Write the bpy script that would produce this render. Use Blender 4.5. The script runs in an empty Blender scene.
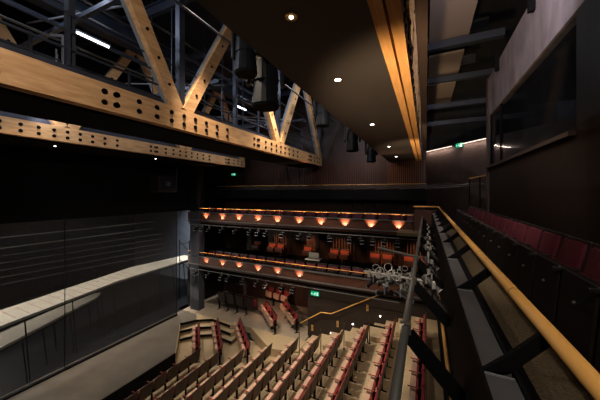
import bpy, bmesh, math, random
from mathutils import Vector, Matrix
random.seed(7)
S = bpy.context.scene
C = S.collection
PI = math.pi

# ------------------------------------------------------------------ camera
THETA = math.atan(126/266.7)
F = Vector((-math.sin(THETA), math.cos(THETA), 0)); R = Vector((math.cos(THETA), math.sin(THETA), 0))
cd = bpy.data.cameras.new('camera'); cam = bpy.data.objects.new('camera', cd); C.objects.link(cam)
cd.sensor_width = 36; cd.lens = 266.7*36/600; cd.shift_y = -7/600.0
cd.clip_start = .05
cam.rotation_euler = (PI/2, 0, THETA); cam.location = (0, 0, 0)
S.camera = cam

# ------------------------------------------------------------------ materials
def mat(name, col, rough=.6, metal=0, noise=None, nscale=8, bump=0, emit=None, estr=0, stretch=None, spec=.4, dark=.6, bscale=None):
    m = bpy.data.materials.new(name); m.use_nodes = True
    nt = m.node_tree; b = nt.nodes['Principled BSDF']
    b.inputs['Base Color'].default_value = (*col, 1)
    b.inputs['Roughness'].default_value = rough; b.inputs['Metallic'].default_value = metal
    b.inputs['Specular IOR Level'].default_value = spec
    tc = nt.nodes.new('ShaderNodeTexCoord'); mp = nt.nodes.new('ShaderNodeMapping')
    nt.links.new(tc.outputs['Object'], mp.inputs[0])
    if stretch: mp.inputs['Scale'].default_value = stretch
    n = nt.nodes.new('ShaderNodeTexNoise'); n.inputs['Scale'].default_value = nscale; n.inputs['Detail'].default_value = 5
    nt.links.new(mp.outputs[0], n.inputs['Vector'])
    if noise is not None:
        r = nt.nodes.new('ShaderNodeValToRGB')
        r.color_ramp.elements[0].position = .3; r.color_ramp.elements[1].position = .7
        r.color_ramp.elements[0].color = (*noise, 1); r.color_ramp.elements[1].color = (*col, 1)
        nt.links.new(n.outputs[0], r.inputs[0]); nt.links.new(r.outputs[0], b.inputs['Base Color'])
    if bump:
        bp = nt.nodes.new('ShaderNodeBump'); bp.inputs['Strength'].default_value = bump; bp.inputs['Distance'].default_value = .01
        nt.links.new(n.outputs[0], bp.inputs['Height']); nt.links.new(bp.outputs[0], b.inputs['Normal'])
    if emit:
        b.inputs['Emission Color'].default_value = (*emit, 1); b.inputs['Emission Strength'].default_value = estr
    return m

def plank_mat(name, c1, c2, axis, width, rough=.5, gap=(.004,.003,.002)):
    """vertical boards: plank lines along one object axis plus grain"""
    m = mat(name, c1, rough, noise=c2, nscale=3, stretch=(6, 6, .5) if axis != 'z' else (1, 1, 6))
    nt = m.node_tree; b = nt.nodes['Principled BSDF']
    tc = nt.nodes.new('ShaderNodeTexCoord'); sp = nt.nodes.new('ShaderNodeSeparateXYZ'); nt.links.new(tc.outputs['Object'], sp.inputs[0])
    d = nt.nodes.new('ShaderNodeMath'); d.operation = 'DIVIDE'; d.inputs[1].default_value = width
    nt.links.new(sp.outputs['XYZ'.index(axis.upper())], d.inputs[0])
    fr = nt.nodes.new('ShaderNodeMath'); fr.operation = 'FRACT'; nt.links.new(d.outputs[0], fr.inputs[0])
    lt = nt.nodes.new('ShaderNodeMath'); lt.operation = 'LESS_THAN'; lt.inputs[1].default_value = .06; nt.links.new(fr.outputs[0], lt.inputs[0])
    mx = nt.nodes.new('ShaderNodeMix'); mx.data_type = 'RGBA'
    src = b.inputs['Base Color'].links[0].from_socket
    nt.links.new(lt.outputs[0], mx.inputs[0]); nt.links.new(src, mx.inputs[6]); mx.inputs[7].default_value = (*gap, 1)
    nt.links.new(mx.outputs[2], b.inputs['Base Color'])
    return m

M = {}
M['timber'] = mat('timber', (.66, .4, .2), .5, noise=(.44, .235, .1), nscale=2.0, stretch=(5, 1.1, 7), spec=.3)
M['timber_uplit'] = mat('timber_uplit', (.75, .4, .15), .5, noise=(.6, .29, .09), nscale=4, stretch=(9, .8, 9), spec=.3)  # brighter, more orange timber: warm light from below put into the colour
M['bolt'] = mat('bolt_black', (.01, .01, .012), .35, .8)
M['steel'] = mat('blue_grey_steel', (.055, .062, .085), .45, .5, noise=(.04, .045, .065), nscale=4)
M['steel_light'] = mat('pale_steel', (.32, .34, .38), .4, .5)
M['dark'] = mat('matt_black', (.0035, .0035, .004), .8, spec=.12)
M['wire'] = mat('dull_wire', (.12, .12, .13), .5, .5)
M['steel_dark'] = mat('dark_steel', (.03, .033, .043), .5, .4)
M['deck'] = mat('roof_deck', (.014, .015, .019), .8, noise=(.008, .008, .01), nscale=3)
M['soffit'] = mat('soffit_brown', (.043, .036, .034), .6, noise=(.038, .032, .03), nscale=1.5)
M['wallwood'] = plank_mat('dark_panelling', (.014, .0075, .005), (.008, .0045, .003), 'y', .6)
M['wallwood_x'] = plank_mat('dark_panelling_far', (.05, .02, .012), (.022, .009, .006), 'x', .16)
M['panel_brown'] = mat('brown_wall_panel', (.07, .045, .037), .6, noise=(.05, .032, .026), nscale=2)
M['redwood'] = mat('reddish_veneer', (.1, .04, .026), .45, noise=(.06, .023, .014), nscale=3, stretch=(1, 1, 8))
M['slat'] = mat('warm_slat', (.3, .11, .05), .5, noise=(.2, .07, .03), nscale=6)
M['rail_wood'] = mat('golden_rail', (.8, .43, .12), .3, noise=(.7, .36, .09), nscale=3, stretch=(6, .6, 6), spec=.5)
M['brass'] = mat('brass', (.75, .5, .2), .3, .7)
M['carpet'] = mat('tan_carpet', (.17, .125, .07), .95, noise=(.06, .045, .025), nscale=40, bump=.4)
M['ply'] = mat('pale_platform', (.45, .34, .205), .6, noise=(.35, .26, .155), nscale=5, stretch=(1, 5, 1))
M['stage'] = mat('stage_floor', (.15, .128, .102), .55, noise=(.115, .097, .078), nscale=1.6)
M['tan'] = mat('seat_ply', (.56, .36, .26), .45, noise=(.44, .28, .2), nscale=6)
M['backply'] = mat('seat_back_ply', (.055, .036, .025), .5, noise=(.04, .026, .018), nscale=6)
M['red'] = mat('red_velvet', (.25, .025, .025), .8, noise=(.17, .016, .016), nscale=20)
M['burg'] = mat('burgundy_velvet', (.1, .008, .02), .8, noise=(.07, .005, .013), nscale=18)
M['armred'] = mat('armrest_red', (.3, .06, .05), .5)
M['blackseat'] = mat('seat_black', (.014, .01, .009), .42, noise=(.009, .0065, .006), nscale=9)
M['ledge'] = mat('ledge_grey', (.075, .075, .08), .5, noise=(.06, .06, .064), nscale=7)
M['pipe'] = mat('grey_pipe', (.13, .13, .125), .4, .5)
M['chrome'] = mat('aluminium', (.55, .52, .47), .35, .35)
M['recess'] = mat('recess_floor', (.33, .265, .2), .6, noise=(.26, .21, .16), nscale=2)
M['wall_brown'] = mat('stairs_wall_brown', (.026, .017, .0135), .6, noise=(.02, .0135, .011), nscale=2)
M['white'] = mat('white_board', (.72, .68, .58), .6, noise=(.6, .56, .47), nscale=2)
M['bluewall'] = mat('blue_grey_wall', (.2, .22, .27), .7, noise=(.15, .165, .2), nscale=2)
M['pier'] = mat('pier_grey', (.04, .042, .052), .7, noise=(.028, .03, .038), nscale=2)
M['fascia'] = mat('washed_plywood', (.24, .2, .205), .7, noise=(.14, .115, .12), nscale=1.6, stretch=(1, 2, 1))
M['tanpanel'] = mat('acoustic_panel', (.2, .155, .13), .8)
M['lamp'] = mat('lamp_white', (.9, .9, .9), .5, emit=(1, .95, .85), estr=12)
M['lamp_warm'] = mat('lamp_warm', (.9, .8, .6), .5, emit=(1, .8, .55), estr=10)
M['tube'] = mat('tube_cool', (.9, .9, .9), .5, emit=(.85, .9, 1), estr=9)
M['green'] = mat('exit_green', (.0, .3, .15), .5, emit=(.0, .5, .26), estr=.55)
M['exitwhite'] = mat('exit_white', (.8, .9, .8), .5, emit=(.6, 1, .8), estr=.8)
M['strip'] = mat('led_strip', (.9, .8, .7), .5, emit=(1, .78, .66), estr=1.6)
M['lamp_off'] = mat('lens_glass', (.3, .2, .12), .2)
M['mlbody'] = mat('moving_light_black', (.007, .008, .011), .45, 0, spec=.25)
M['glow'] = mat('uplight_lens', (.9, .7, .5), .5, emit=(1, .6, .35), estr=8)

g = bpy.data.materials.new('black_gauze'); g.use_nodes = True
nt = g.node_tree; b = nt.nodes['Principled BSDF']; b.inputs['Base Color'].default_value = (.03, .03, .032, 1); b.inputs['Roughness'].default_value = .5
tr = nt.nodes.new('ShaderNodeBsdfTransparent'); mx = nt.nodes.new('ShaderNodeMixShader'); mx.inputs[0].default_value = .42
nt.links.new(tr.outputs[0], mx.inputs[1]); nt.links.new(b.outputs[0], mx.inputs[2])
nt.links.new(mx.outputs[0], nt.nodes['Material Output'].inputs[0]); M['gauze'] = g
g = bpy.data.materials.new('window_pane'); g.use_nodes = True
nt = g.node_tree; b = nt.nodes['Principled BSDF']; b.inputs['Base Color'].default_value = (.01, .01, .01, 1); b.inputs['Roughness'].default_value = .08
tr = nt.nodes.new('ShaderNodeBsdfTransparent'); mx = nt.nodes.new('ShaderNodeMixShader'); mx.inputs[0].default_value = .3
nt.links.new(tr.outputs[0], mx.inputs[1]); nt.links.new(b.outputs[0], mx.inputs[2])
nt.links.new(mx.outputs[0], nt.nodes['Material Output'].inputs[0]); M['pane'] = g

# ------------------------------------------------------------------ mesh helpers
class MB:
    def __init__(s): s.bm = bmesh.new()
    def box(s, x0, x1, y0, y1, z0, z1, mtx=None, bev=0):
        r = bmesh.ops.create_cube(s.bm, size=1)
        vs = r['verts']
        for v in vs:
            v.co = Vector(((x0+x1)/2+v.co.x*(x1-x0), (y0+y1)/2+v.co.y*(y1-y0), (z0+z1)/2+v.co.z*(z1-z0)))
        if bev:
            es = list({e for v in vs for e in v.link_edges})
            rr = bmesh.ops.bevel(s.bm, geom=es, offset=bev, segments=2, affect='EDGES', profile=.5)
            vs = list({v for f in rr['faces'] for v in f.verts} | {v for v in vs if v.is_valid})
        if mtx is not None: bmesh.ops.transform(s.bm, matrix=mtx, verts=vs)
        return s
    def tube(s, p0, p1, r, r2=None, seg=10):
        p0, p1 = Vector(p0), Vector(p1); d = p1-p0
        q = d.to_track_quat('Z', 'Y').to_matrix().to_4x4()
        bmesh.ops.create_cone(s.bm, cap_ends=True, segments=seg, radius1=r, radius2=r if r2 is None else r2, depth=d.length,
                              matrix=Matrix.Translation((p0+p1)/2) @ q)
        return s
    def bar(s, p0, p1, w, h, up=(1, 0, 0)):
        """rectangular bar from p0 to p1; w measured along 'up' axis, h across"""
        p0, p1 = Vector(p0), Vector(p1); d = (p1-p0); L = d.length; z = d.normalized(); x = Vector(up); x = (x - z*x.dot(z)).normalized(); y = z.cross(x)
        m = Matrix((( x.x, y.x, z.x, 0), (x.y, y.y, z.y, 0), (x.z, y.z, z.z, 0), (0, 0, 0, 1)))
        s.box(-w/2, w/2, -h/2, h/2, 0, L, Matrix.Translation(p0) @ m)
        return s
    def sphere(s, c, r, sc=(1, 1, 1), seg=10):
        bmesh.ops.create_uvsphere(s.bm, u_segments=seg, v_segments=max(6, seg//2+1), radius=r,
            matrix=Matrix.Translation(c) @ Matrix.Diagonal((*sc, 1)))
        return s
    def prism(s, pts, z0, z1):
        a = [s.bm.verts.new((x, y, z0)) for x, y in pts]; b = [s.bm.verts.new((x, y, z1)) for x, y in pts]
        n = len(pts); fs = [s.bm.faces.new(a[::-1]), s.bm.faces.new(b)]
        for i in range(n): fs.append(s.bm.faces.new((a[i], a[(i+1) % n], b[(i+1) % n], b[i])))
        bmesh.ops.recalc_face_normals(s.bm, faces=fs)
        return s
    def profile(s, pts, y0, y1):
        """polygon in XZ extruded along Y"""
        a = [s.bm.verts.new((x, y0, z)) for x, z in pts]; b = [s.bm.verts.new((x, y1, z)) for x, z in pts]
        n = len(pts); fs = [s.bm.faces.new(a[::-1]), s.bm.faces.new(b)]
        for i in range(n): fs.append(s.bm.faces.new((a[i], a[(i+1) % n], b[(i+1) % n], b[i])))
        bmesh.ops.recalc_face_normals(s.bm, faces=fs)
        return s
    def build(s, name, m, parent=None, smooth=False, loc=None):
        me = bpy.data.meshes.new(name); s.bm.to_mesh(me); s.bm.free()
        o = bpy.data.objects.new(name, me); C.objects.link(o)
        me.materials.append(M[m] if isinstance(m, str) else m)
        if smooth:
            for p in me.polygons: p.use_smooth = True
        if parent: o.parent = parent
        if loc: o.location = loc
        return o

def tag(o, label, cat, group=None, kind=None):
    o['label'] = label; o['category'] = cat
    if group: o['group'] = group
    if kind: o['kind'] = kind
    return o
def empty(name, label, cat, loc=(0, 0, 0), rz=0, group=None):
    o = bpy.data.objects.new(name, None); C.objects.link(o); o.location = loc; o.rotation_euler = (0, 0, rz); o.empty_display_size = .1
    return tag(o, label, cat, group)
def struct(o): o['kind'] = 'structure'; return o
def sbox(name, m, *a, **k): return struct(MB().box(*a).build(name, m))
def children(o): return list(o.children)
def copy_tree(o, parent=None):
    c = o.copy(); C.objects.link(c)
    if parent: c.parent = parent
    for ch in [x for x in KIDS.get(o.name, [])]: copy_tree(ch, c)
    return c
KIDS = {}
def freeze(o):
    bpy.context.view_layer.update()
    def rec(p):
        KIDS[p.name] = [x for x in bpy.data.objects if x.parent == p]
        for x in KIDS[p.name]: rec(x)
    rec(o)
ORD = ['first', 'second', 'third', 'fourth', 'fifth', 'sixth', 'seventh', 'eighth', 'ninth', 'tenth', 'eleventh', 'twelfth', 'thirteenth',
       'fourteenth', 'fifteenth', 'sixteenth', 'seventeenth', 'eighteenth', 'nineteenth', 'twentieth', 'twenty-first', 'twenty-second', 'twenty-third', 'twenty-fourth']

# ------------------------------------------------------------------ setting
YF = 15.2                                   # far wall
sbox('floor', 'stage', -13.2, -9.95, -3, 8.24, -7.3, -7.0)                      # stage apron
struct(MB().prism([(-13.2, 8.24), (-9.95, 8.24), (-11.97, 10.2), (-11.5, 10.9), (-12.0, 11.4), (-13.2, 11.4)], -7.3, -7.0).build('floor_apron_corner', 'stage'))
sbox('trim_1', 'dark', -9.98, -9.93, -3, 8.24, -7.7, -7.02)
struct(MB().bar((-9.93, 8.24, -7.36), (-11.95, 10.2, -7.36), .68, .04, up=(0, 0, 1)).build('trim_2', 'ply'))
sbox('floor_pit', 'ply', -13.2, -9.5, -3, 12.6, -7.9, -7.702)
# recess floor at stage level with three steps down
def offs(p, d): return [(x+.42*d, y-.42*d) for x, y in p]
step_line = [(-11.97, 10.2), (-11.5, 10.9), (-10.76, 11.45), (-9.4, 11.35), (-6.75, 11.35)]
sbox('floor_recess', 'recess', -13.6, -5.2, 11.45, YF, -7.3, -7.0)
struct(MB().prism([(-11.97, 10.2), (-11.5, 10.9), (-10.76, 11.45), (-12.6, 11.45)], -7.7, -7.001).build('floor_recess_corner', 'ply'))
for k in range(3):
    z = -7.0 - .233*k
    pts = [(x + .27*k, y - .27*k) for x, y in [(-11.97, 10.2), (-11.5, 10.9), (-10.76, 11.35), (-9.4, 11.2)]]
    mb = MB()
    if k: mb.prism(pts + [(-8.9, 11.45), (-11.2, 11.6)], z-.2, z)
    else: mb.prism([(-11.5, 10.9), (-10.76, 11.35), (-9.4, 11.2), (-8.9, 11.45), (-11, 11.5)], z-.2, z)
    struct(mb.build('floor_step', 'ply'))
    r = MB()
    for a, b_ in zip(pts, pts[1:]):
        r.bar((a[0]+.012, a[1]-.012, z-.065), (b_[0]+.012, b_[1]-.012, z-.065), .12, .03, up=(0, 0, 1))
    struct(r.build('trim_step', 'dark'))

# stalls rows : x of seat line, z of seat top
ROWS = [(-9.08, -6.8), (-8.05, -6.7), (-7.1, -6.6), (-6.12, -6.45), (-5.08, -6.18), (-4.08, -5.82), (-3.1, -5.42), (-2.1, -4.98), (-1.12, -4.58), (-.13, -4.2)]
SEATH = .9
ends = [8.75, 8.8, 9.2, 9.9, 10.35, 10.35, 10.4, 10.45, 10.45, 10.45]
for i, (x, z) in enumerate(ROWS):
    zf = z-SEATH
    x0 = x-.42; x1 = ROWS[i+1][0]-.42 if i < 9 else .9
    ye = 11.35 if i < 3 else 11.98
    struct(MB().box(x0, x1, 3.0, ye if i < 3 else 10.75, zf-.45, zf).build('floor_tier', 'ply'))
    if i >= 3:   # stepped aisle beside the far wall: two treads per row
        nz = ROWS[i+1][1]-SEATH if i < 9 else zf
        struct(MB().box(x0, (x0+x1)/2, 10.75, 11.98, zf-.5, zf).build('floor_aisle_step', 'ply'))
        struct(MB().box((x0+x1)/2, x1, 10.75, 11.98, zf-.5, (zf+nz)/2).build('floor_aisle_step', 'ply'))

struct(MB().prism([(-6.35, 10.25), (-5.1, 10.6), (-5.1, 11.5), (-8.3, 11.5)], -7.5, -6.998).build('floor_recess_apron', 'ply'))
# walls
sbox('wall_recess_back', 'wallwood_x', -13.8, -5.0, 14.9, 15.1, -7.0, -4.6)
sbox('wall_recess_side', 'wallwood', -13.4, -13.2, 12.0, 15.0, -7.0, -4.6)
sbox('wall_aisle', 'wall_brown', -5.25, 2.0, 12.0, 12.25, -8, -4.35)
sbox('wall_recess_return', 'wall_brown', -5.25, -5.05, 12.25, 15, -7.2, -4.35)
sbox('wall_far', 'wallwood_x', -14, .02, YF, YF+.2, -4.7, 6.5)
FR0, FR1 = Vector((-.05, 17.8, 0)), Vector((4.6, 11.67, 0))
FA = math.atan2(FR1.y-FR0.y, FR1.x-FR0.x)
struct(MB().box(0, (FR1-FR0).length, 0, .15, -2, 2.5).build('wall_far_right', 'panel_brown', loc=FR0)).rotation_euler = (0, 0, FA)
sbox('wall_far_upper', 'deck', -.1, 6, 17.8, 18.0, -2, 6.5)
sbox('wall_proscenium', 'dark', -13.25, -13.0, -3, 12, -1.05, 6.5)
sbox('wall_pier', 'pier', -12.9, -12.2, 11.75, 12.2, -7.0, -1.05)
sbox('wall_pier_upper', 'dark', -13.2, -12.2, 11.6, 12.2, -1.05, 6.5)
sbox('wall_side_far', 'dark', -13.4, -13.2, 12.2, YF, -4.6, 6.5)
sbox('ceiling', 'deck', -22, 6, -3, 18, 6.5, 6.7)
sbox('wall_near', 'dark', -22, 6, -3.2, -3, -8, 6.5)

# stage house
sbox('floor_stage_house', 'mlbody', -24, -13.2, -3, 16, -7.3, -7.0)
sbox('wall_stage_back', 'dark', -24.2, -24, -3, 16, -7, 6.5)
sbox('wall_stage_far', 'bluewall', -24, -13.2, 15.6, 15.8, -7, 2)

# right wall with the long window opening
sbox('wall_right', 'wallwood', 1.95, 2.15, -3, 11.0, -4.2, .87)
sbox('wall_right_near', 'wallwood', 1.95, 2.15, -3, 5.15, .87, 2.62)
o = MB(); o.box(1.95, 2.1, -3, 11.0, 2.62, 3.95)
struct(o.build('wall_right_fascia', 'fascia'))
sbox('trim_sill', 'panel_brown', 1.86, 1.95, 5.15, 11.0, .83, .9)
sbox('wall_booth_back', 'dark', 4.65, 4.75, 2, 11.6, -2, 4)
sbox('floor_booth', 'dark', 2.15, 4.6, 2, 11.5, .4, .6)
sbox('ceiling_booth', 'dark', 2.15, 4.6, 2, 11.5, 3.0, 3.1)
w = empty('window_1', 'long dark control room window in the right wall', 'window'); w['kind'] = 'structure'; del w['label']; del w['category']
MB().box(1.99, 2.0, 5.2, 10.9, .9, 2.62).build('pane', 'pane', w)
for yy in (5.16, 9.6, 10.86):
    MB().box(1.97, 2.05, yy, yy+.05, .9, 2.62).build('window_frame', 'dark', w)

# ------------------------------------------------------------------ gallery at eye level
sbox('floor_gallery', 'carpet', .24, 1.95, -2.5, 12.6, -1.62, -1.5)
sbox('floor_gallery_gutter', 'dark', .24, .74, -2.5, 10.7, -1.5, -1.47)
sbox('floor_gallery_riser', 'dark', 1.12, 1.95, -2.5, 12.3, -1.5, -1.44)
sbox('floor_gallery_link', 'carpet', -1.0, .24, 10.75, 13.3, -1.62, -1.5)
sbox('wall_gallery_front', 'dark', .19, .225, -2.5, 10.6, -1.4, -.7)
t = empty('guard_rail', 'long golden round handrail on black fins along the near gallery edge', 'handrail', (.4, 0, 0))
rail = MB()
rail.tube((0, -2, -.5), (0, 10.7, -.5), .026, seg=20).sphere((0, 10.7, -.5), .026, seg=14).tube((0, 10.7, -.5), (-.82, 10.7, -.5), .026, seg=16)
rail.build('handrail', 'rail_wood', t, smooth=True)
FY = [-.69+.94*k for k in range(12)]
for y in FY:
    f = MB().profile([(-.21, -.655), (-.112, -.655), (.02, -.545), (.018, -.515), (-.02, -.51), (-.13, -.6)], y-.012, y+.012)
    for v in f.bm.verts: v.co.y += (v.co.x+.21)/.23*.085
    f.build('post', 'dark', t)
    MB().tube((0, y+.47, -.5), (0, y+.474, -.5), .0268, seg=20).build('joint', 'dark', t)
for x in (0, -.4, -.8):
    MB().box(x-.02, x+.02, 10.68, 10.72, -1.4, -.53).build('post', 'dark', t)

t = empty('ledge', 'grey sectioned ledge below the golden gallery handrail, with pale end caps', 'ledge', (.4, 0, 0))
for i, y in enumerate(FY[:-1]):
    y1 = FY[i+1]
    MB().box(-.208, -.114, y+.03, y1-.02, -.68, -.66).build('ledge_panel', 'ledge', t)
    MB().box(-.206, -.116, y1-.02, y1-.013, -.675, -.655).build('end_cap', 'steel_light', t)
MB().box(-.222, -.21, -2, 10.6, -.7, -.645).build('edge_strip', 'dark', t)
MB().box(-.112, -.1, -2, 10.6, -.7, -.65).build('edge_strip', 'dark', t)

MB_ = MB().box(-.4, .36, 10.62, 10.66, -1.35, -.62)
tag(MB_.build('balustrade_panel', 'redwood'), 'reddish brown wooden panel closing the far end of the near gallery', 'panel')
# outer lighting pipe on black brackets
t = empty('lighting_pipe', 'grey lighting pipe on slanted black brackets outside the near gallery', 'pipe', (-.11, 0, 0))
MB().tube((0, -1, -.8), (0, 9.8, -.8), .022, seg=14).build('tube', 'pipe', t, smooth=True)
for k in range(9):
    y = 1.7+.94*k
    MB().bar((.01, y, -.83), (.295, y, -1.14), .085, .02, up=(.72, 0, .69)).build('bracket', 'dark', t)
    MB().box(-.03, .03, y-.02, y+.02, -.83, -.77).build('clamp', 'pipe', t)

# lower side gallery directly below
sbox('floor_lower_gallery', 'carpet', .36, 2.0, -1, 11.9, -4.2, -4.05)
sbox('wall_lower_gallery_front', 'dark', .36, .46, -1, 11.9, -4.6, -3.3)
t = empty('guard_rail', 'golden handrail of the side gallery one level below the near gallery', 'handrail', (.31, 0, 0))
MB().tube((0, 1, -2.75), (0, 11.5, -2.75), .03, seg=12).build('handrail', 'rail_wood', t, smooth=True)
for y in range(2, 12):
    MB().tube((.01, y, -2.76), (.09, y, -3.3), .015, seg=8).build('post', 'dark', t)

# ------------------------------------------------------------------ seats
def make_seat(shell, back, pad, arm, legm, name, label, group, gallery=False):
    t = empty(name, label, 'seat', group=group)
    tilt = Matrix.Translation((.0, 0, .40)) @ Matrix.Rotation(math.radians(12 if gallery else 8), 4, 'Y')
    pw, pt = (.232, .455) if gallery else (.235, .43)
    bk = MB().box(.0, .05, -pw, pw, .03, pt, tilt, bev=.022).build('backrest', pad, t, smooth=True)
    m = MB(); m.box(.028 if gallery else .05, .078, -.265, .265, .0, .49 if gallery else .52, tilt, bev=.012 if gallery else .02)
    for v in m.bm.verts:                       # back tapers slightly towards the bottom
        v.co.y *= .84 + .16*min(1, max(0, (v.co.z-.4)/.35))
    m.build('back_shell', back, bk)
    tl2 = Matrix.Translation((-.14 if not gallery else -.17, 0, .40)) @ Matrix.Rotation(math.radians(5), 4, 'Y')
    if gallery:
        st = MB().box(-.06, .07, -.235, .235, .0, .29, tl2, bev=.02).build('seat', pad, t, smooth=True)
        MB().box(-.12, -.062, -.255, .255, -.22, .335, tl2, bev=.012).build('seat_shell', shell, st)
        MB().tube((-.292, 0, .55), (-.27, 0, .55), .013, seg=10).build('number_plate', 'pipe', t)
        MB().box(-.31, -.15, -.29, -.262, .70, .735, bev=.008).build('armrest', arm, t)
    else:
        st = MB().box(.042, .09, -.225, .225, .0, .245, tl2, bev=.02).build('seat', pad, t, smooth=True)
        MB().box(-.08, .04, -.235, .235, .0, .27, tl2, bev=.015).build('seat_shell', shell, st)
        MB().box(-.25, -.0, -.292, -.27, .72, .745, bev=.006).build('armrest', arm, t)
    MB().box(-.04, .04, -.288, -.268, .02, .72 if not gallery else .5).box(-.12, .14, -.295, -.26, .0, .021).box(-.03, .1, -.288, -.23, .42, .5).build('leg', legm, t)
    return t
G1 = 'folding red seats in the curved stalls'
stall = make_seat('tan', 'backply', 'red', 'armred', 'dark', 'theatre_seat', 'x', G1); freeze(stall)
first = [True]
def put(proto, loc, rz, label, group, flag):
    o = proto if flag[0] else copy_tree(proto)
    o.scale = (1, 1, 1)
    flag[0] = False
    o.location = loc; o.rotation_euler = (0, 0, rz); o['label'] = label; o['group'] = group
    return o
P = .56
for i, (x, z) in enumerate(ROWS):
    n = int((ends[i]-3.9)/P)
    for k in range(n):
        put(stall, (x, ends[i]-.28-k*P, z-SEATH), 0,
            'folded red stalls seat, %s from the far aisle, %s row from the stage' % (ORD[k], ORD[i]), G1, first)
# angled blocks : (near end, far end, z, count, description)
BL = [((-9.4, 8.95), (-11.0, 10.45), -7.7, 4, 'angled row nearest the stage'),
      ((-8.25, 9.15), (-10.1, 10.9), -7.6, 5, 'second angled row from stage'),
      ((-7.05, 9.55), (-9.0, 11.35), -7.5, 5, 'third angled row from stage'),
      ((-6.75, 11.4), (-8.6, 13.1), -7.0, 4, 'angled floor row farther from exit wall'),
      ((-5.85, 12.0), (-7.35, 13.4), -7.0, 4, 'angled floor row nearest exit wall')]
for (a, b_, z, n, d) in BL:
    a = Vector(a); b_ = Vector(b_); dr = (b_-a).normalized(); rz = math.atan2(dr.y, dr.x)-PI/2
    for k in range(n):
        p = a+dr*(.28+k*P)
        put(stall, (p.x, p.y, z), rz, 'folded red seat, %s from the near end, %s' % (ORD[k], d), G1, first)
for k in range(3):
    put(stall, (-8.85+k*.6, 14.38-.1*k, -7.0), PI/2-.35, 'red seat, %s from the left in the short row under the balcony wall' % ORD[k], G1, first).scale = (1, 1, 1.25)
# dark seats by recess wall, seen from behind
dark = make_seat('blackseat', 'blackseat', 'burg', 'blackseat', 'dark', 'theatre_seat', 'x', 'g', True); freeze(dark)
fd = [True]
for k in range(4):
    put(dark, (-11.0+k*.66, 12.5, -7.0), -PI/2-.05, 'dark upholstered seat, %s from the left in the black backed row by the recess' % ORD[k], 'black backed seats on the recess floor', fd).scale = (1.2, 1.1, 1.3)
# near gallery seats
gal = []
for k in range(19):
    y = 1.0+k*.575
    o = put(dark, (1.33, y, -1.44), 0, 'burgundy black-shelled gallery seat by the right wall, %s from the camera' % ORD[k], 'burgundy seats of the near gallery', [False])
    gal.append(o)
    o.scale = (1.12, 1.02, 1.1)
# ------------------------------------------------------------------ far balconies
YB = 11.8
def balcony(zr, zf0, lower):
    nm = 'lower' if lower else 'upper'
    x0, x1 = -13.15, .3
    y0 = YB
    sbox('wall_balcony_front_'+nm, 'redwood', x0, x1, y0, y0+.12, zr-.85, zr-.28)
    sbox('floor_balcony_'+nm, 'dark', x0, x1, y0+.12, y0+1.3, zr-1.0, zr-.9)
    sbox('floor_balcony_tier_'+nm, 'dark', x0, x1, y0+1.3, YF, zr-.9, zr-.45)
    sbox('trim_balcony_top_'+nm, 'pipe', x0, x1, y0-.05, y0+.14, zr-.28, zr-.25)
    t = empty('guard_rail', 'thin golden handrail on steel posts along the far %s balcony' % nm, 'handrail', (0, y0, zr))
    MB().tube((x0, 0, 0), (x1, 0, 0), .016, seg=8).build('handrail', 'rail_wood', t)
    k = -12.6
    while k < .2:
        MB().tube((k, .04, -.25), (k, 0, -.01), .011, seg=6).build('post', 'pipe', t); k += 1.17
    # ledge carrying the uplights
    sbox('trim_balcony_ledge_'+nm, 'pipe', x0, x1, y0-.16, y0, zr-.72, zr-.69)
    xs = [-11.66, -10.44, -9.28, -8.03, -6.85, -5.62, -4.48, -3.32, -2.16, -1.02]
    if lower: xs = xs[:6]
    for i, x in enumerate(xs):
        f = empty('uplight', 'small warm uplight on the far %s balcony front, %s from the left' % (nm, ORD[i]), 'light', (x, y0-.1, zr-.69), group='uplights on the %s balcony' % nm)
        MB().tube((0, 0, 0), (0, 0, .045), .035, .04).build('lamp_body', 'dark', f)
        MB().tube((0, 0, .045), (0, 0, .05), .03).build('lens', 'lamp_off', f)
        ld = bpy.data.lights.new('uplight_lamp', 'SPOT'); ld.energy = 130 if not lower else 85; ld.color = (1, .46, .27); ld.spot_size = math.radians(88); ld.spot_blend = .9; ld.shadow_soft_size = .02
        lo = bpy.data.objects.new('uplight_lamp', ld); C.objects.link(lo); lo.location = (x, y0-.13, zr-.63); lo.rotation_euler = Vector((0, .5, 1)).to_track_quat('-Z', 'Y').to_euler()
    # hung stage lights
    t = empty('lighting_bar', 'horizontal bar of hung stage lanterns below the far %s balcony front' % nm, 'lighting bar', (0, y0-.25, zr-.95))
    MB().tube((x0+.4, 0, 0), (x1 if not lower else -1, 0, 0), .02, seg=8).build('bar', 'pipe', t)
    for kx in range(-12, 0, 3): MB().tube((kx, 0, 0), (kx, .3, .1), .015, seg=6).build('bracket', 'dark', t)
    n = 0
    x = -12.2
    while x < (-.3 if not lower else -5.4):
        lant = empty('stage_lantern', 'small dark stage lantern, %s from left under the far %s balcony' % (ORD[n], nm), 'stage light', (x, y0-.25, zr-.95), random.uniform(-.6, .6), 'lanterns under the %s balcony' % nm)
        MB().box(-.015, .015, -.02, .02, -.1, .03).box(-.1, .1, -.012, .012, -.12, -.1).build('yoke', 'pipe', lant)
        MB().tube((0, .1, -.16), (0, -.13, -.26), .065, .085, seg=12).build('lamp_body', 'dark', lant)
        MB().box(-.1, .1, -.16, -.14, -.2, -.18).box(-.1, .1, -.16, -.14, -.34, -.32).build('barn_door', 'steel_light', lant)
        x += random.choice([.5, .62, .95]); n += 1
    return
balcony(-.9, 0, False)
balcony(-3.52, 0, True)
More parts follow.
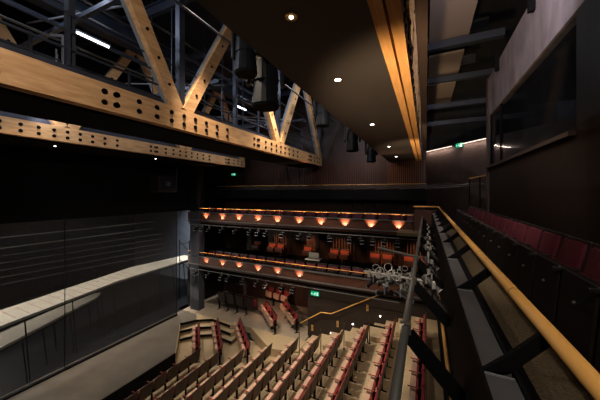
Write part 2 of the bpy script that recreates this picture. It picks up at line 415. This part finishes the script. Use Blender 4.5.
# balcony seats
bs = make_seat('blackseat', 'blackseat', 'burg', 'blackseat', 'dark', 'theatre_seat', 'x', 'g'); freeze(bs)
fb = [True]
bo = make_seat('redwood', 'redwood', mat('orange_lit_velvet', (.45, .07, .03), .7), 'blackseat', 'dark', 'theatre_seat', 'x', 'g'); freeze(bo)  # warm lamplight on these seats is put into the velvet colour
fo = [True]
for k in range(20):
    x = -11.9+k*.6
    put(bs, (x, YB+.62, -1.8), PI/2, 'burgundy seat, %s from left, front row of the far upper balcony' % ORD[k], 'front row of the far upper balcony', fb)
    put(bs, (x, YB+.62, -4.42), PI/2, 'burgundy seat, %s from left, front row of the far lower balcony' % ORD[k], 'front row of the far lower balcony', fb)
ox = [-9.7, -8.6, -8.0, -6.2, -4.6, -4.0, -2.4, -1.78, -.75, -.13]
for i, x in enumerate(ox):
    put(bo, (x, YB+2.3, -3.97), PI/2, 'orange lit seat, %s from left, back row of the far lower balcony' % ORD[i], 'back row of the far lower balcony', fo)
# slatted screens behind the orange-lit seats
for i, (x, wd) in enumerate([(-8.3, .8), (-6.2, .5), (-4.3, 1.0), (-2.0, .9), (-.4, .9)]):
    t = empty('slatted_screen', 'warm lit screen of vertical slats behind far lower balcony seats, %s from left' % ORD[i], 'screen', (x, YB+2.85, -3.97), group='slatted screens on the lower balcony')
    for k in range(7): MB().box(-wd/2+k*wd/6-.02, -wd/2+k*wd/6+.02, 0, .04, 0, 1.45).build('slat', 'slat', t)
    ld = bpy.data.lights.new('screen_lamp', 'SPOT'); ld.energy = 70; ld.color = (1, .55, .3); ld.spot_size = math.radians(55); ld.spot_blend = .6; ld.shadow_soft_size = .03
    lo = bpy.data.objects.new('screen_lamp', ld); C.objects.link(lo); lo.location = (x, YB+1.2, -1.95)
    lo.rotation_euler = Vector((0, 1.3, -1.3)).to_track_quat('-Z', 'Y').to_euler()
t = empty('control_desk', 'small pale control desk with screens on the far lower balcony', 'desk', (-5.3, YB+1.1, -4.42))
MB().box(-.4, .4, -.25, .25, .95, 1.0).build('desk_top', 'white', t)
MB().box(-.38, -.3, -.2, .2, 0, .95).build('leg', 'dark', t)
MB().box(.3, .38, -.2, .2, 0, .95).build('leg', 'dark', t)
MB().box(-.3, .25, .05, .09, 1.02, 1.3).build('screen', 'white', t)

# third tier on the far wall
sbox('wall_tier_front', 'dark', -13.1, .02, 14.2, 14.3, -.35, .2)
sbox('floor_tier_top', 'dark', -13.1, .02, 14.3, YF, -.4, -.3)
t = empty('guard_rail', 'thin golden handrail across the topmost far tier under the timber beams', 'handrail', (0, 14.2, .45))
MB().tube((-13.1, 0, 0), (0, 0, 0), .014, seg=8).build('handrail', 'rail_wood', t)
for k in range(12): MB().tube((-12.9+k*1.17, 0, -.25), (-9.4+k*1.17, 0, 0), .012, seg=6).build('post', 'pipe', t)
for k in range(7):
    put(bs, (-4.0+k*.58, 14.75, -.72), PI/2, 'dark burgundy seat, %s from left on the topmost far tier' % ORD[k], 'seats of the topmost far tier', fb)
t = empty('slatted_screen', 'row of warm vertical wooden slats on the far wall below the ceiling', 'slats', (0, YF-.06, 0))
for k in range(86):
    x = -9.03+k*.105
    MB().box(x, x+.035, 0, .05, .3 if k < 68 else .5, 1.7).build('slat', 'redwood' if k < 68 else 'slat', t)

# ------------------------------------------------------------------ exit signs
def exit_sign(loc, rz, label, s=1):
    t = empty('exit_sign', label, 'sign', loc, rz)
    MB().box(-.2*s, .2*s, 0, .05, -.1*s, .1*s).build('sign_case', 'green', t)
    m = MB()
    m.sphere((.02*s, -.004, .06*s), .016*s, (1, .3, 1))
    for p in [((.01, .035), (-.01, -.01)), ((-.01, -.01), (.03, -.035)), ((.03, -.035), (.02, -.075)), ((-.01, -.01), (-.04, -.04)), ((-.04, -.04), (-.075, -.04)),
              ((.01, .03), (.05, .005)), ((.01, .03), (-.035, .01))]:
        m.bar((p[0][0]*s, -.004, p[0][1]*s), (p[1][0]*s, -.004, p[1][1]*s), .006, .016*s, up=(0, 1, 0))
    m.build('running_figure', 'exitwhite', t)
    m = MB().bar((-.17*s, -.004, 0), (-.1*s, -.004, 0), .006, .018*s, up=(0, 1, 0)).bar((-.17*s, -.004, 0), (-.135*s, -.004, .035*s), .006, .016*s, up=(0, 1, 0)).bar((-.17*s, -.004, 0), (-.135*s, -.004, -.035*s), .006, .016*s, up=(0, 1, 0))
    m.build('arrow', 'exitwhite', t)
    m = MB().box(.1*s, .17*s, -.006, 0, -.075*s, .075*s).build('doorway_symbol', 'exitwhite', t)
exit_sign((-4.85, 11.93, -4.86), 0, 'green exit sign on the brown wall beside the stalls aisle')
exit_sign((1.5, 15.62, 2.42), FA, 'green exit sign at the top of the far right wall')
exit_sign((-12.2, 14.9, 1.3), 0, 'small green exit sign high in the dark far left corner', .8)
for nm, a, b_ in (('left', 0.1, 2.15), ('right', 2.75, 4.3)):
    o = tag(MB().box(a, b_, -.06, -.02, 2.44, 2.475).build('light_strip', 'strip', loc=FR0), 'thin glowing light strip along top of the far right wall, %s of sign' % nm, 'light strip')
    o.rotation_euler = (0, 0, FA)
    ld = bpy.data.lights.new('strip_lamp', 'AREA'); ld.shape = 'RECTANGLE'; ld.size = b_-a; ld.size_y = .04; ld.energy = 9*(b_-a); ld.color = (1, .76, .64)
    lo = bpy.data.objects.new('strip_lamp', ld); C.objects.link(lo)
    d = (FR1-FR0).normalized(); n_ = Vector((d.y, -d.x, 0)); p = FR0+d*((a+b_)/2)+n_*.12; lo.location = (p.x, p.y, 2.42); lo.rotation_euler = (0, 0, FA)

# aisle wall fittings
t = empty('stair_handrail', 'bent brass handrail climbing the brown wall beside the stalls stairs', 'handrail', (0, 11.9, 0))
pts = [(-5.6, -6.4), (-4.52, -5.68), (-3.99, -5.64), (-1.0, -3.92)]
m = MB()
for a, b_ in zip(pts, pts[1:]): m.tube((a[0], 0, a[1]), (b_[0], 0, b_[1]), .022, seg=10).sphere((b_[0], 0, b_[1]), .022)
m.build('handrail', 'rail_wood', t)
for x, z in [(-4.7, -5.8), (-3.3, -5.25), (-2.1, -4.57)]:
    MB().tube((x, 0, z), (x, .1, z-.06), .012, seg=6).build('bracket', 'brass', t)
for i, (x, z) in enumerate([(-5.0, -6.55), (-3.72, -6.1), (-2.35, -5.1)]):
    f = empty('wall_plate', 'narrow brass plate on the brown stairs wall, %s from the left' % ORD[i], 'plate', (x, 11.96, z), group='brass plates on the stairs wall')
    MB().box(-.05, .05, 0, .03, -.14, .14, bev=.01).build('plate', 'brass', f)
    MB().box(-.02, .02, -.01, .0, -.02, .02).build('button', 'dark', f)
for i, (x, z) in enumerate([(-4.05, -6.6), (-3.0, -5.95), (-1.8, -5.35)]):
    f = empty('step_light', 'small round white step light on the stairs wall, %s from the left' % ORD[i], 'light', (x, 11.96, z), group='step lights on the stairs wall')
    MB().tube((0, .03, 0), (0, 0, 0), .045, seg=14).build('ring', 'chrome', f)
    MB().tube((0, 0, 0), (0, -.012, 0), .028, seg=14).build('lens', 'lamp', f)
for i, r in enumerate([4, 5, 6, 7]):
    x, z = ROWS[r]
    tag(MB().tube((x+.1, ends[r]+.12, z-.9), (x+.1, ends[r]+.12, z+.12), .018).sphere((x+.1, ends[r]+.12, z+.12), .022).tube((x+.1, ends[r]+.12, z-.9), (x+.1, ends[r]+.12, z-.88), .06).build('end_post', 'backply'),
        'slim brown post at the aisle end of the %s stalls row from the stage' % ORD[r], 'post', 'posts at the row ends')
t = empty('low_barrier', 'low black barrier rail across a tier beside the aisle end', 'barrier', (-1.7, 10.62, -5.5))
MB().box(-.4, .38, -.02, .02, .3, .36).build('rail', 'dark', t)
for x in (-.38, .36): MB().box(x-.02, x+.02, -.02, .02, -.4, .3).build('leg', 'dark', t)

# ------------------------------------------------------------------ gauze and stage bridge
tag(MB().box(-12.91, -12.9, -3, 10.8, -7.0, -1.04).build('gauze_screen', 'gauze'), 'dark see-through gauze screen filling the stage opening', 'screen')
for i, y in enumerate((5.55, 10.78)):
    tag(MB().tube((-12.88, y, -7), (-12.88, y, -1.05), .015).build('screen_mullion', 'dark'), 'thin black upright of the gauze screen, ' + ('at its far edge' if i else 'at its middle'), 'upright')
sbox('trim_screen_foot', 'dark', -12.98, -12.84, -3, 10.8, -7.0, -6.93)
def deck(poly, z, label, legs, nm):
    t = empty(nm, label, 'platform')
    MB().prism(poly, z-.1, z).build('deck', 'white', t)
    MB().prism([(x*1.0005, y) for x, y in poly], z-.16, z-.102).build('deck_frame', 'dark', t)
    for (x, y) in legs:
        l = MB().tube((x, y, z-.15), (x+.12, y+.1, -7.0), .022, seg=8)
        l.build('leg', 'dark', t)
    return t
d1 = deck([(-12.95, 1.5), (-13.3, 3.9), (-14.6, 8.6), (-14.9, 14.2), (-16.2, 14.2), (-16.55, 10.5), (-15.1, 4.4), (-14.4, 1.5)], -4.6, 'long pale boarded bridge on thin legs behind the gauze screen',
     [(-13.5, 4.6), (-14, 6.3), (-14.3, 7.6), (-14.4, 8.2), (-14.6, 9.6), (-14.7, 11), (-15.9, 8.2), (-15.5, 6.2), (-14.9, 13), (-16, 13)], 'stage_bridge')
for k in range(30):
    y = 2.0+k*.4; f = (y-1.5)/9
    MB().box(-14.5-f*1.9+.1, -13.1-f*1.6-.05, y, y+.02, -4.6, -4.59).build('batten', 'tan', d1) if y < 10 else None
deck([(-12.98, 2), (-13.0, 3.5), (-15.1, 7.8), (-15.6, 8.3), (-15.9, 8.1), (-15.8, 7.5), (-14.3, 3.5), (-14, 2)], -5.3, 'lower pale round-ended platform beneath the stage bridge', [(-13.4, 4.5), (-14.2, 6.3), (-15.2, 7.9), (-15, 6), (-14.8, 7.3), (-14, 5.3)], 'stage_platform')
for i, z in enumerate((-2.1, -2.6)):
    tag(MB().tube((-18, -2, z), (-18, 13, z), .03).build('stage_pipe', 'pipe'), 'long thin steel pipe behind the gauze, %s of the two' % ('lower' if i else 'upper'), 'pipe')
for k in range(5):
    z = -3.2-.35*k
    tag(MB().tube((-20, 0, z), (-17, 13, z+.3), .012).build('tension_wire', 'wire'), 'faint slack wire behind the gauze screen, %s from top' % ORD[k], 'wire')
t = empty('scaffold_stair', 'thin black scaffold frame standing in the gap beside the screen', 'scaffold', (-13.9, 12.6, -7))
for (x, y) in [(0, 0), (-.9, 0), (0, .9), (-.9, .9)]: MB().tube((x, y, 0), (x, y, 3.9), .025, seg=8).build('upright', 'dark', t)
for z in (.8, 2.0, 3.2): MB().tube((0, 0, z), (-.9, 0, z+.6), .018, seg=6).build('brace', 'dark', t)
for z in (1.1, 2.4, 3.6): MB().tube((0, 0, z), (0, .9, z), .018, seg=6).tube((-.9, 0, z), (-.9, .9, z), .018, seg=6).build('crossbar', 'dark', t)

# ------------------------------------------------------------------ timber trusses
def truss(x, w, zb, h, yend, label, boltx, nbolts=True, tm='timber', zt=6.0, y0=-2.6, nodes=(-.1, 4.64, 9.4, 14.1)):
    t = empty('timber_truss', label, 'truss', (x, 0, 0))
    for k, s in enumerate((0, 1)):
        xx = -s*(w*.5+.015)
        MB().box(xx-w*.45, xx, y0, yend, zb, zb+h).build('bottom_chord', tm, t)
    MB().box(-w*1.02, .01, y0, yend, zt, zt+.3).build('top_chord', 'timber', t)
    half = (nodes[1]-nodes[0])/2
    for n in nodes:
        for sg in (-1, 1):
            a = Vector((-.08, n+sg*.13, zb+h*.98)); b_ = Vector((-.08, n+sg*half, zt+.05))
            if b_.y > yend+.2: continue
            d = MB().bar(a, b_, .14, .29, up=(1, 0, 0)).build('diagonal', 'timber', t)
            MB().bar(a+Vector((-.13, 0, 0)), b_+Vector((-.13, 0, 0)), .11, .285, up=(1, 0, 0)).build('steel_flitch', 'steel_light', t)
            for q in (.12, .24, .36, .55):
                p = a.lerp(b_, q)
                MB().tube((-.02, p.y, p.z), (.005, p.y, p.z), .036, seg=10).build('bolt', 'bolt', t)
        MB().box(-.2, -.06, n-.08, n+.08, zb+h, zt).build('steel_post', 'steel', t)
    for n in nodes:
        if nbolts:
            for dy, rows_ in ((-1.55, 1), (-1.12, 1), (-.72, 1), (-.35, 1), (.0, 1), (.35, 1), (.72, 1), (1.12, 1), (1.55, 1)):
                if n+dy > yend-.1 or n+dy < 1.6: continue
                for zz in (.3, .7):
                    MB().tube((-.01, n+dy, zb+h*zz), (.018, n+dy, zb+h*zz), .05, seg=14).build('bolt', 'bolt', t)
    if nbolts:
        for yy in (1.5, 2.97, 7.66, 12.35):
            for dy in ((-.1, .1) if yy > 2 else (0,)):
                for zz in (.28, .68):
                    MB().tube((-.01, yy+dy, zb+h*zz), (.018, yy+dy, zb+h*zz), .05, seg=14).build('bolt', 'bolt', t)
    return t
truss(-5.3, .2, 1.52, .49, 14.1, 'large pale timber truss with black bolts crossing the upper left', 0)
truss(-10.6, .2, 1.66, .47, 14.1, 'second timber truss farther left above the stage opening', 0)
truss(-.2, .26, 1.66, .38, 15.1, 'timber truss seen from below beside the brown soffit', 0, tm='timber_uplit', nodes=(-.1, 4.64, 9.4, 14.1))

# catwalks beside the trusses
def catwalk(x, zlow, width, label, zt):
    t = empty('catwalk', label, 'catwalk', (x, 0, 0))
    MB().box(-width, -.24, -2.6, 14.2, zlow-.02, zlow+.1).build('underside', 'dark', t)
    MB().box(-width, -.24, -2.6, 14.2, zt, zt+.17).build('deck_edge', 'steel', t)
    for z in (.45, .75, 1.05):
        MB().tube((-.2, -2, zt+z), (-.2, 14, zt+z), .017, seg=8).build('rail', 'steel', t)
        MB().tube((-width, -2, zt+z), (-width, 14, zt+z), .017, seg=8).build('rail', 'steel', t)
    for k in range(9):
        MB().box(-.24, -.2, -1.4+k*1.9, -1.35+k*1.9, zt+.17, zt+1.1).build('rail_post', 'steel', t)
        MB().box(-width-.02, -width+.03, -1.4+k*1.9, -1.35+k*1.9, zt+.17, zt+1.1).build('rail_post', 'steel', t)
catwalk(-5.3, 1.5, 1.6, 'dark steel catwalk with thin rails behind the large timber truss', 2.01)
catwalk(-10.6, 1.62, 1.9, 'dark steel catwalk with thin rails behind the second timber truss', 2.14)

for i, (y, a) in enumerate([(2.5, .16), (7.0, .12)]):
    tag(MB().box(-5.72, -5.72+a, y-.05, y+.05, 2.2, 6.0).build('steel_column', 'steel'), 'upright grey steel column on the catwalk, %s' % ['nearest the camera', 'farther along'][i], 'column')
# cable ducts and ceiling steel
for k, y in enumerate((.5, 3.0, 5.6, 8.2, 10.8, 13.4)):
    m = MB().box(-13, 1.9, y-.07, y+.07, 5.55, 5.6).box(-13, 1.9, y-.07, y+.07, 5.85, 5.9).box(-13, 1.9, y-.015, y+.015, 5.6, 5.85)
    tag(m.build('roof_beam', 'steel'), 'dark steel roof beam high across the auditorium, %s from the camera' % ORD[k], 'beam', 'roof beams above the trusses')
for k, x in enumerate((-12.2, -9.2, -8.0, -7.4, -4.2, -3.4)):
    tag(MB().box(x-.05, x+.05, -2, 14.5, 4.6, 4.7).build('ceiling_rail', 'steel'), 'long steel rail hung below the roof, %s from the stage side' % ORD[k], 'rail', 'rails hung lengthwise below the roof')
tag(MB().box(-9.4, -9.0, 1, 14.2, 5.0, 5.5).build('air_duct', 'steel'), 'boxy blue-grey air duct running between the two left trusses', 'duct')
for k, y in enumerate((5.6, 7.8, 10.2)):
    for j, x in enumerate((-6.9, -7.8)):
        tag(MB().tube((x, y, 2.2), (x, y, 6.4), .02).build('hanging_rod', 'steel'), 'vertical steel rod above the catwalk, %s along, %s of its pair' % (ORD[k], ['right', 'left'][j]), 'rod', 'rods hung above the catwalk')

for k, (x, z, m_) in enumerate([(-7.3, 2.9, 'steel'), (-7.6, 3.5, 'pipe'), (-8.4, 3.2, 'steel'), (-6.4, 4.4, 'pipe'), (-4.6, 3.9, 'steel')]):
    tag(MB().tube((x, -1, z), (x, 14, z), .03, seg=8).build('conduit', m_), 'long conduit running between the left trusses, %s' % ['lowest', 'upper middle', 'lower middle', 'highest', 'nearest the soffit'][k], 'conduit', 'conduits among the trusses')
for k, (y, z) in enumerate([(3.4, 4.0), (6.2, 3.3), (8.6, 4.4), (10.2, 3.1), (12.4, 3.7)]):
    t = empty('cross_brace', 'steel cross brace spanning between the two left trusses, %s from the camera' % ORD[k], 'brace', (0, y, 0), group='cross braces among the trusses')
    MB().box(-10.4, -5.6, -.05, .05, z, z+.1).build('bar', 'steel', t)
    MB().tube((-10.4, .2, z+.9), (-5.6, .2, z), .025, seg=8).build('diagonal_bar', 'steel_light', t)
t = empty('wall_ladder', 'pale upright ladder frame on the left catwalk beside the grey column', 'ladder', (-7.2, 2.95, 2.2))
for dx in (0, .12, .24, .36): MB().tube((-dx*2, dx, 0), (-dx*2, dx, .9), .016, seg=8).build('upright', 'steel_light', t)
MB().bar((.3, 0, 0), (.3, 0, 1.1), .05, .05).build('frame', 'steel_light', t)
MB().bar((.3, 0, 1.1), (-.2, 0, 1.25), .05, .05).build('frame', 'steel_light', t)

def tube_lamp(x, y0, y1, z, label):
    t = empty('tube_light', label, 'light', (x, 0, z))
    MB().box(-.06, .06, y0, y1, .04, .09).build('housing', 'steel_light', t)
    MB().box(-.045, .045, y0+.02, y1-.02, -.02, .04, bev=.02).build('tube', 'tube', t)
    ld = bpy.data.lights.new('tube_lamp', 'AREA'); ld.shape = 'RECTANGLE'; ld.size = .1; ld.size_y = y1-y0; ld.energy = 60; ld.color = (.8, .88, 1)
    lo = bpy.data.objects.new('tube_lamp', ld); C.objects.link(lo); lo.location = (x, (y0+y1)/2, z-.03)
tube_lamp(-8.6, 3.95, 4.8, 4.35, 'bright white fluorescent tube above the left catwalk')
tube_lamp(-8.6, 10.7, 11.5, 4.35, 'small bright tube light far behind the black hanging lights')
tube_lamp(-3.6, 10.7, 11.4, 5.2, 'distant tube light high beyond the hanging lights')

# black hanging moving lights between truss and soffit
def moving_light(loc, s, label, rz=0):
    t = empty('moving_light', label, 'stage light', loc, rz); t.scale = (s, s, s)
    MB().box(-.2, .2, -.17, .17, -.02, .14, bev=.03).build('base', 'dark', t)
    MB().box(-.05, .05, -.03, .03, .14, .3).build('clamp', 'steel_light', t)
    MB().box(-.25, .25, -.07, .07, -.03, .03).box(-.25, -.19, -.07, .07, -.5, .0, bev=.02).box(.19, .25, -.07, .07, -.5, .0, bev=.02).build('yoke', 'mlbody', t)
    hd = MB().tube((0, 0, -.2), (0, 0, -.45), .15, .17, seg=18).tube((0, 0, -.45), (0, 0, -.75), .155, .185, seg=18).tube((0, 0, -.1), (0, 0, -.2), .08, .15, seg=18).build('head', 'mlbody', t, smooth=False)
    MB().tube((0, 0, -.75), (0, 0, -.78), .17, seg=18).build('lens', 'dark', hd)
    MB().tube((.19, 0, -.3), (.26, 0, -.3), .07, seg=14).build('hinge', 'steel', t)
    return t
moving_light((-3.25, 4.35, 3.33), 1.25, 'black moving light hanging just left of brown soffit, nearest one')
moving_light((-3.2, 5.0, 3.2), 1.7, 'larger black moving light beside the nearest hanging one', .6)
moving_light((-3.2, 8.6, 3.3), 1.3, 'black moving light hanging beyond the large pair', .3)
moving_light((-2.35, 9.3, 2.4), 1.2, 'dark moving light hanging close to the soffit edge at mid distance', .3)
moving_light((-2.35, 12.9, 2.4), 1.2, 'farthest dark moving light hanging near the soffit end', .5)
for x, z, l in ((-3.22, 3.75, 'steel rigging pipe carrying the nearest black moving lights'), (-2.35, 2.78, 'lower steel rigging pipe carrying the far moving lights beside the soffit')):
    t = empty('rigging_pipe', l, 'pipe', (x, 0, 0))
    MB().tube((0, 1 if z > 3 else 7, z), (0, 14.2, z), .03).build('tube', 'steel', t)
    for y in (1.6, 6.2, 9.9, 13.7):
        if z < 3 and y < 7: continue
        MB().tube((0, y, z), (0, y, 6.5), .02, seg=8).build('hanger', 'steel', t)
t = empty('projector', 'dark boxy projector with curved bracket under the second truss', 'projector', (-11.9, 9.2, .55))
MB().box(-.45, .3, -.5, .5, -.5, .3, bev=.06).build('body', 'blackseat', t)
MB().tube((.3, -.1, -.1), (.45, -.1, -.1), .14, seg=16).build('lens', 'steel', t)
MB().bar((.2, .55, -.5), (.2, .6, .8), .05, .05).build('bracket', 'steel', t)
for i, (x, y) in enumerate([(-11.3, 4.6), (-11.3, 8.3)]):
    f = empty('downlight', 'tiny recessed light under the second truss catwalk, %s' % ['nearer', 'farther'][i], 'light', (x, y, 1.6))
    MB().tube((0, 0, 0), (0, 0, -.02), .05, seg=12).build('ring', 'chrome', f)
    MB().tube((0, 0, -.02), (0, 0, -.025), .03, seg=12).build('lens', 'lamp', f)

# brown soffit bridge
tag(MB().box(-1.84, -.47, -2.6, YF-.05, 1.7, 2.3).build('soffit', 'soffit'), 'broad dark brown boxed soffit overhead with recessed downlights', 'soffit')
for i, (x, y) in enumerate([(-1.17, 2.28), (-1.19, 3.84), (-1.2, 6.7), (-1.22, 10.2), (-1.25, 13.1)]):
    f = empty('downlight', 'recessed round downlight in the brown soffit, %s from camera' % ORD[i], 'light', (x, y, 1.7), group='downlights in the brown soffit')
    MB().tube((0, 0, 0), (0, 0, -.012), .062, seg=20).build('ring', 'pipe' if i else 'brass', f)
    MB().tube((0, 0, -.012), (0, 0, -.016), .045 if i else .02, seg=20).build('lens', 'lamp', f)
    if i:
        ld = bpy.data.lights.new('down_lamp', 'SPOT'); ld.energy = 50; ld.color = (1, .86, .7); ld.spot_size = math.radians(110); ld.spot_blend = .7; ld.shadow_soft_size = .04
        lo = bpy.data.objects.new('down_lamp', ld); C.objects.link(lo); lo.location = (x, y, 1.66)

# steel right of third truss, tan panels, cross beams
tag(MB().box(-.12, .02, -2, 15.9, 2.2, 2.45).build('steel_girder', 'panel_brown'), 'brown-grey girder running right beside the third timber truss', 'girder')
for i, (y0, y1) in enumerate([(1.0, 9.6), (10.1, 12.1), (12.7, 15.4)]):
    tag(MB().box(.09, 1.12, y0, y1, 4.6, 4.68).build('ceiling_panel', 'tanpanel'), 'flat tan ceiling panel right of the truss, %s from the camera' % ORD[i], 'panel', 'tan ceiling panels')
for i, (y, z) in enumerate([(9.0, 4.3), (11.6, 4.25), (14.2, 4.0), (15.5, 3.5)]):
    m = MB().box(.05, 1.94 if i < 1 else 4.4, y-.09, y+.09, z, z+.2)
    tag(m.build('cross_beam', 'steel_dark' if i < 2 else 'steel'), 'dark steel cross beam from the third truss to the right wall, %s from camera' % ORD[i], 'beam', 'cross beams by the right wall')
for i, y in enumerate((6.75, 9.6)):
    tag(MB().box(1.84, 1.94, y-.05, y+.05, 3.6, 4.2).build('bracket_plate', 'dark'), 'black bracket at the pale upper right fascia, %s' % ['nearer', 'farther'][i], 'bracket')
tag(MB().box(1.9, 2.12, 10.95, 11.2, -1.5, 3.9).build('corner_column', 'panel_brown'), 'slim brown column at the far end of the control room window', 'column')
t = empty('landing_rail', 'small wood-topped black barrier on the far right landing', 'barrier', (1.6, 12.9, -.4))
MB().bar((0, 0, 1.0), (.75, .1, 1.15), .05, .05, up=(0, 0, 1)).build('handrail', 'rail_wood', t)
for k in range(3): MB().box(k*.36, k*.36+.04, 0, .05, -1.1, 1.0+.06*k).build('post', 'dark', t)
MB().bar((0, 0, .7), (.75, .1, .82), .02, .02, up=(0, 0, 1)).build('middle_rail', 'pipe', t)
sbox('floor_landing', 'dark', .02, 5, 12.6, 17.8, -1.7, -1.5)

# lantern cluster off the near gallery pipe
def lantern(loc, rz, tilt, label, s=1, m='chrome'):
    t = empty('stage_lantern', label, 'stage light', loc, rz, group='stage lanterns clamped to the near gallery pipe'); t.scale = (s, s, s)
    MB().box(-.02, .02, -.03, .03, -.06, .05).build('clamp', 'chrome', t)
    MB().box(-.11, .11, -.012, .012, -.075, -.06).box(-.115, -.1, -.015, .015, -.26, -.06).box(.1, .115, -.015, .015, -.26, -.06).build('yoke', m, t)
    d = Vector((0, math.cos(tilt), math.sin(tilt))); c = Vector((0, 0, -.24))
    bd = MB().tube(c-d*.16, c+d*.05, .085, .09, seg=14).tube(c+d*.05, c+d*.3, .06, .07, seg=14).build('lamp_body', 'blackseat' if m != 'chrome' else 'pipe', t)
    MB().tube(c+d*.3, c+d*.32, .085, seg=14).build('lens_ring', m, bd)
for i in range(12):
    lantern((.03 if i % 2 else .07, 2.9+i*.5, -.9), random.uniform(-2.5, -.6), random.uniform(-.9, -.4),
            'stage lantern in the gap outside the near gallery, %s from the camera' % ORD[i], .5, 'chrome' if i % 2 else 'blackseat')
t = empty('lighting_boom', 'silver lighting boom arm with clamps reaching left of the grey pipe', 'lighting boom', (-.11, 3.4, -1.02))
MB().tube((.2, 0, 0), (-.62, .1, 0), .016).build('arm', 'chrome', t)
MB().tube((.05, .3, .2), (-.5, .45, .25), .017).build('upper_arm', 'pipe', t)
MB().bar((-.0, 0, .0), (-.0, 0, .2), .03, .03).build('drop_arm', 'dark', t)
for k in range(5): MB().box(-.55+k*.12, -.52+k*.12, -.03, .05, -.03, .04).build('clamp', 'chrome', t)
k = 0
for i in range(12):
    x = -.6+i*.055
    lantern((x, 3.42+.22*(i % 3), -1.02-.1*((i//2) % 2)), random.uniform(-3, 3), random.uniform(-.9, .5), 'silver stage lantern on the boom arm, %s from its left end' % ORD[i], random.uniform(.34, .5), 'chrome' if i % 3 else 'steel_light')
for i in range(7):
    m = MB(); px = Vector((-.18-.07*i, 3.3+random.uniform(0, .5), -.95)); prev = px; rr = random.uniform(.03, .06); yy = random.uniform(-1, 1)
    for k in range(1, 13):
        a = k/12*PI*2; q = px+Vector((rr*math.sin(a), yy*rr*(math.cos(a)-1), -rr+rr*math.cos(a)))
        m.tube(prev, q, .004, seg=6); prev = q
    tag(m.build('cable_coil', 'chrome'), 'coiled pale cable on the boom arm, %s from the right' % ORD[i], 'cable', 'cable coils on the boom')

# ------------------------------------------------------------------ lights
def spot(loc, tgt, e, col, size, blend=.5, r=.15):  # unseen spots without fixtures, added to brighten the areas they aim at
    ld = bpy.data.lights.new('fill_spot', 'SPOT'); ld.energy = e; ld.color = col; ld.spot_size = math.radians(size); ld.spot_blend = blend; ld.shadow_soft_size = r
    lo = bpy.data.objects.new('fill_spot', ld); C.objects.link(lo); lo.location = loc
    lo.rotation_euler = (Vector(tgt)-Vector(loc)).to_track_quat('-Z', 'Y').to_euler(); return lo
WARM = (1, .82, .62)
spot((-4.6, 4.2, 4.8), (-3.2, 7.8, -5.5), 2300, WARM, 58)
spot((-4.4, 8.5, 4.9), (-4.4, 9.3, -6.5), 2300, WARM, 60)
spot((-8.3, 8.0, 4.2), (-8.6, 9.6, -7), 2200, WARM, 70)
spot((-8.3, 2.5, 4.2), (-10.5, 5.5, -7), 720, WARM, 70)
spot((-2.3, 0, 2.3), (-5.6, 4.0, 1.9), 370, (1, .87, .74), 100, .8)
spot((-2.2, 6.5, 2.4), (-5.6, 9.5, 1.9), 240, (1, .87, .74), 100, .8)
spot((-7.3, 3, 2.3), (-10.6, 6.5, 1.9), 200, (1, .87, .74), 100, .8)
spot((-.6, 1.0, -1.2), (-.2, 5, 1.7), 1500, (1, .72, .42), 45, .8)
spot((-.6, 7.2, -1.2), (-.2, 10.8, 1.7), 900, (1, .72, .42), 45, .8)
spot((.3, 4.5, 3.6), (2, 8, 3.2), 250, (.88, .84, 1), 110, .8)
spot((.6, 3.5, 2.2), (.6, 8, 4.6), 150, (1, .9, .8), 100, .8)
spot((.3, -.8, 2.3), (1.1, 2.2, -1.0), 240, (1, .85, .7), 75, .8)
spot((.3, 4.5, 2.1), (1.2, 7, -1.0), 190, (1, .85, .7), 90, .8)
spot((.1, 1.2, 1.3), (-.35, 3.5, -1.0), 110, (1, .88, .75), 40, .8, .06)
spot((-14.0, 3, 3), (-14.4, 6, -5), 4200, (1, .9, .78), 95, .8)
spot((-15.5, 12, 3), (-15, 11, -5), 2200, (1, .9, .78), 70, .8)
spot((-19, 3, -3.9), (-14.5, 5.5, -5.3), 3500, (1, .9, .78), 70, .8)
spot((-14.6, 12.8, 0), (-15.0, 15.6, -3.5), 900, (.85, .92, 1), 100, .8)
spot((-10.5, 4, 2.6), (-12.9, 7, -3.5), 60, (.9, .93, 1), 110, .8)
spot((-9.5, 9.5, 1), (-12.6, 12, -4), 200, (.8, .87, 1), 40, .8)
spot((-7.2, 11.4, -4.7), (-8.2, 13.8, -6.3), 260, (1, .6, .4), 80, .8)
spot((-3, 12.5, 2.2), (-3, 15.2, 1.0), 70, (1, .6, .4), 110, .8)
# room between trusses, cool fill from added spots without fixtures
spot((-7.5, 2, 5.3), (-7.5, 6, 2), 220, (.75, .85, 1), 150, .8)
spot((-4.0, 8, 5.3), (-4.5, 11, 2), 350, (.75, .85, 1), 150, .8)
spot((-9.2, 9, 5.3), (-7.5, 13, 3), 350, (.75, .85, 1), 150, .8)

wd = bpy.data.worlds.new('world'); S.world = wd; wd.use_nodes = True
wd.node_tree.nodes['Background'].inputs[0].default_value = (.02, .02, .025, 1); wd.node_tree.nodes['Background'].inputs[1].default_value = .3
S.view_settings.view_transform = 'Standard'; S.view_settings.look = 'None'; S.view_settings.gamma = 1; S.view_settings.exposure = 0
S.view_settings.use_curve_mapping = False
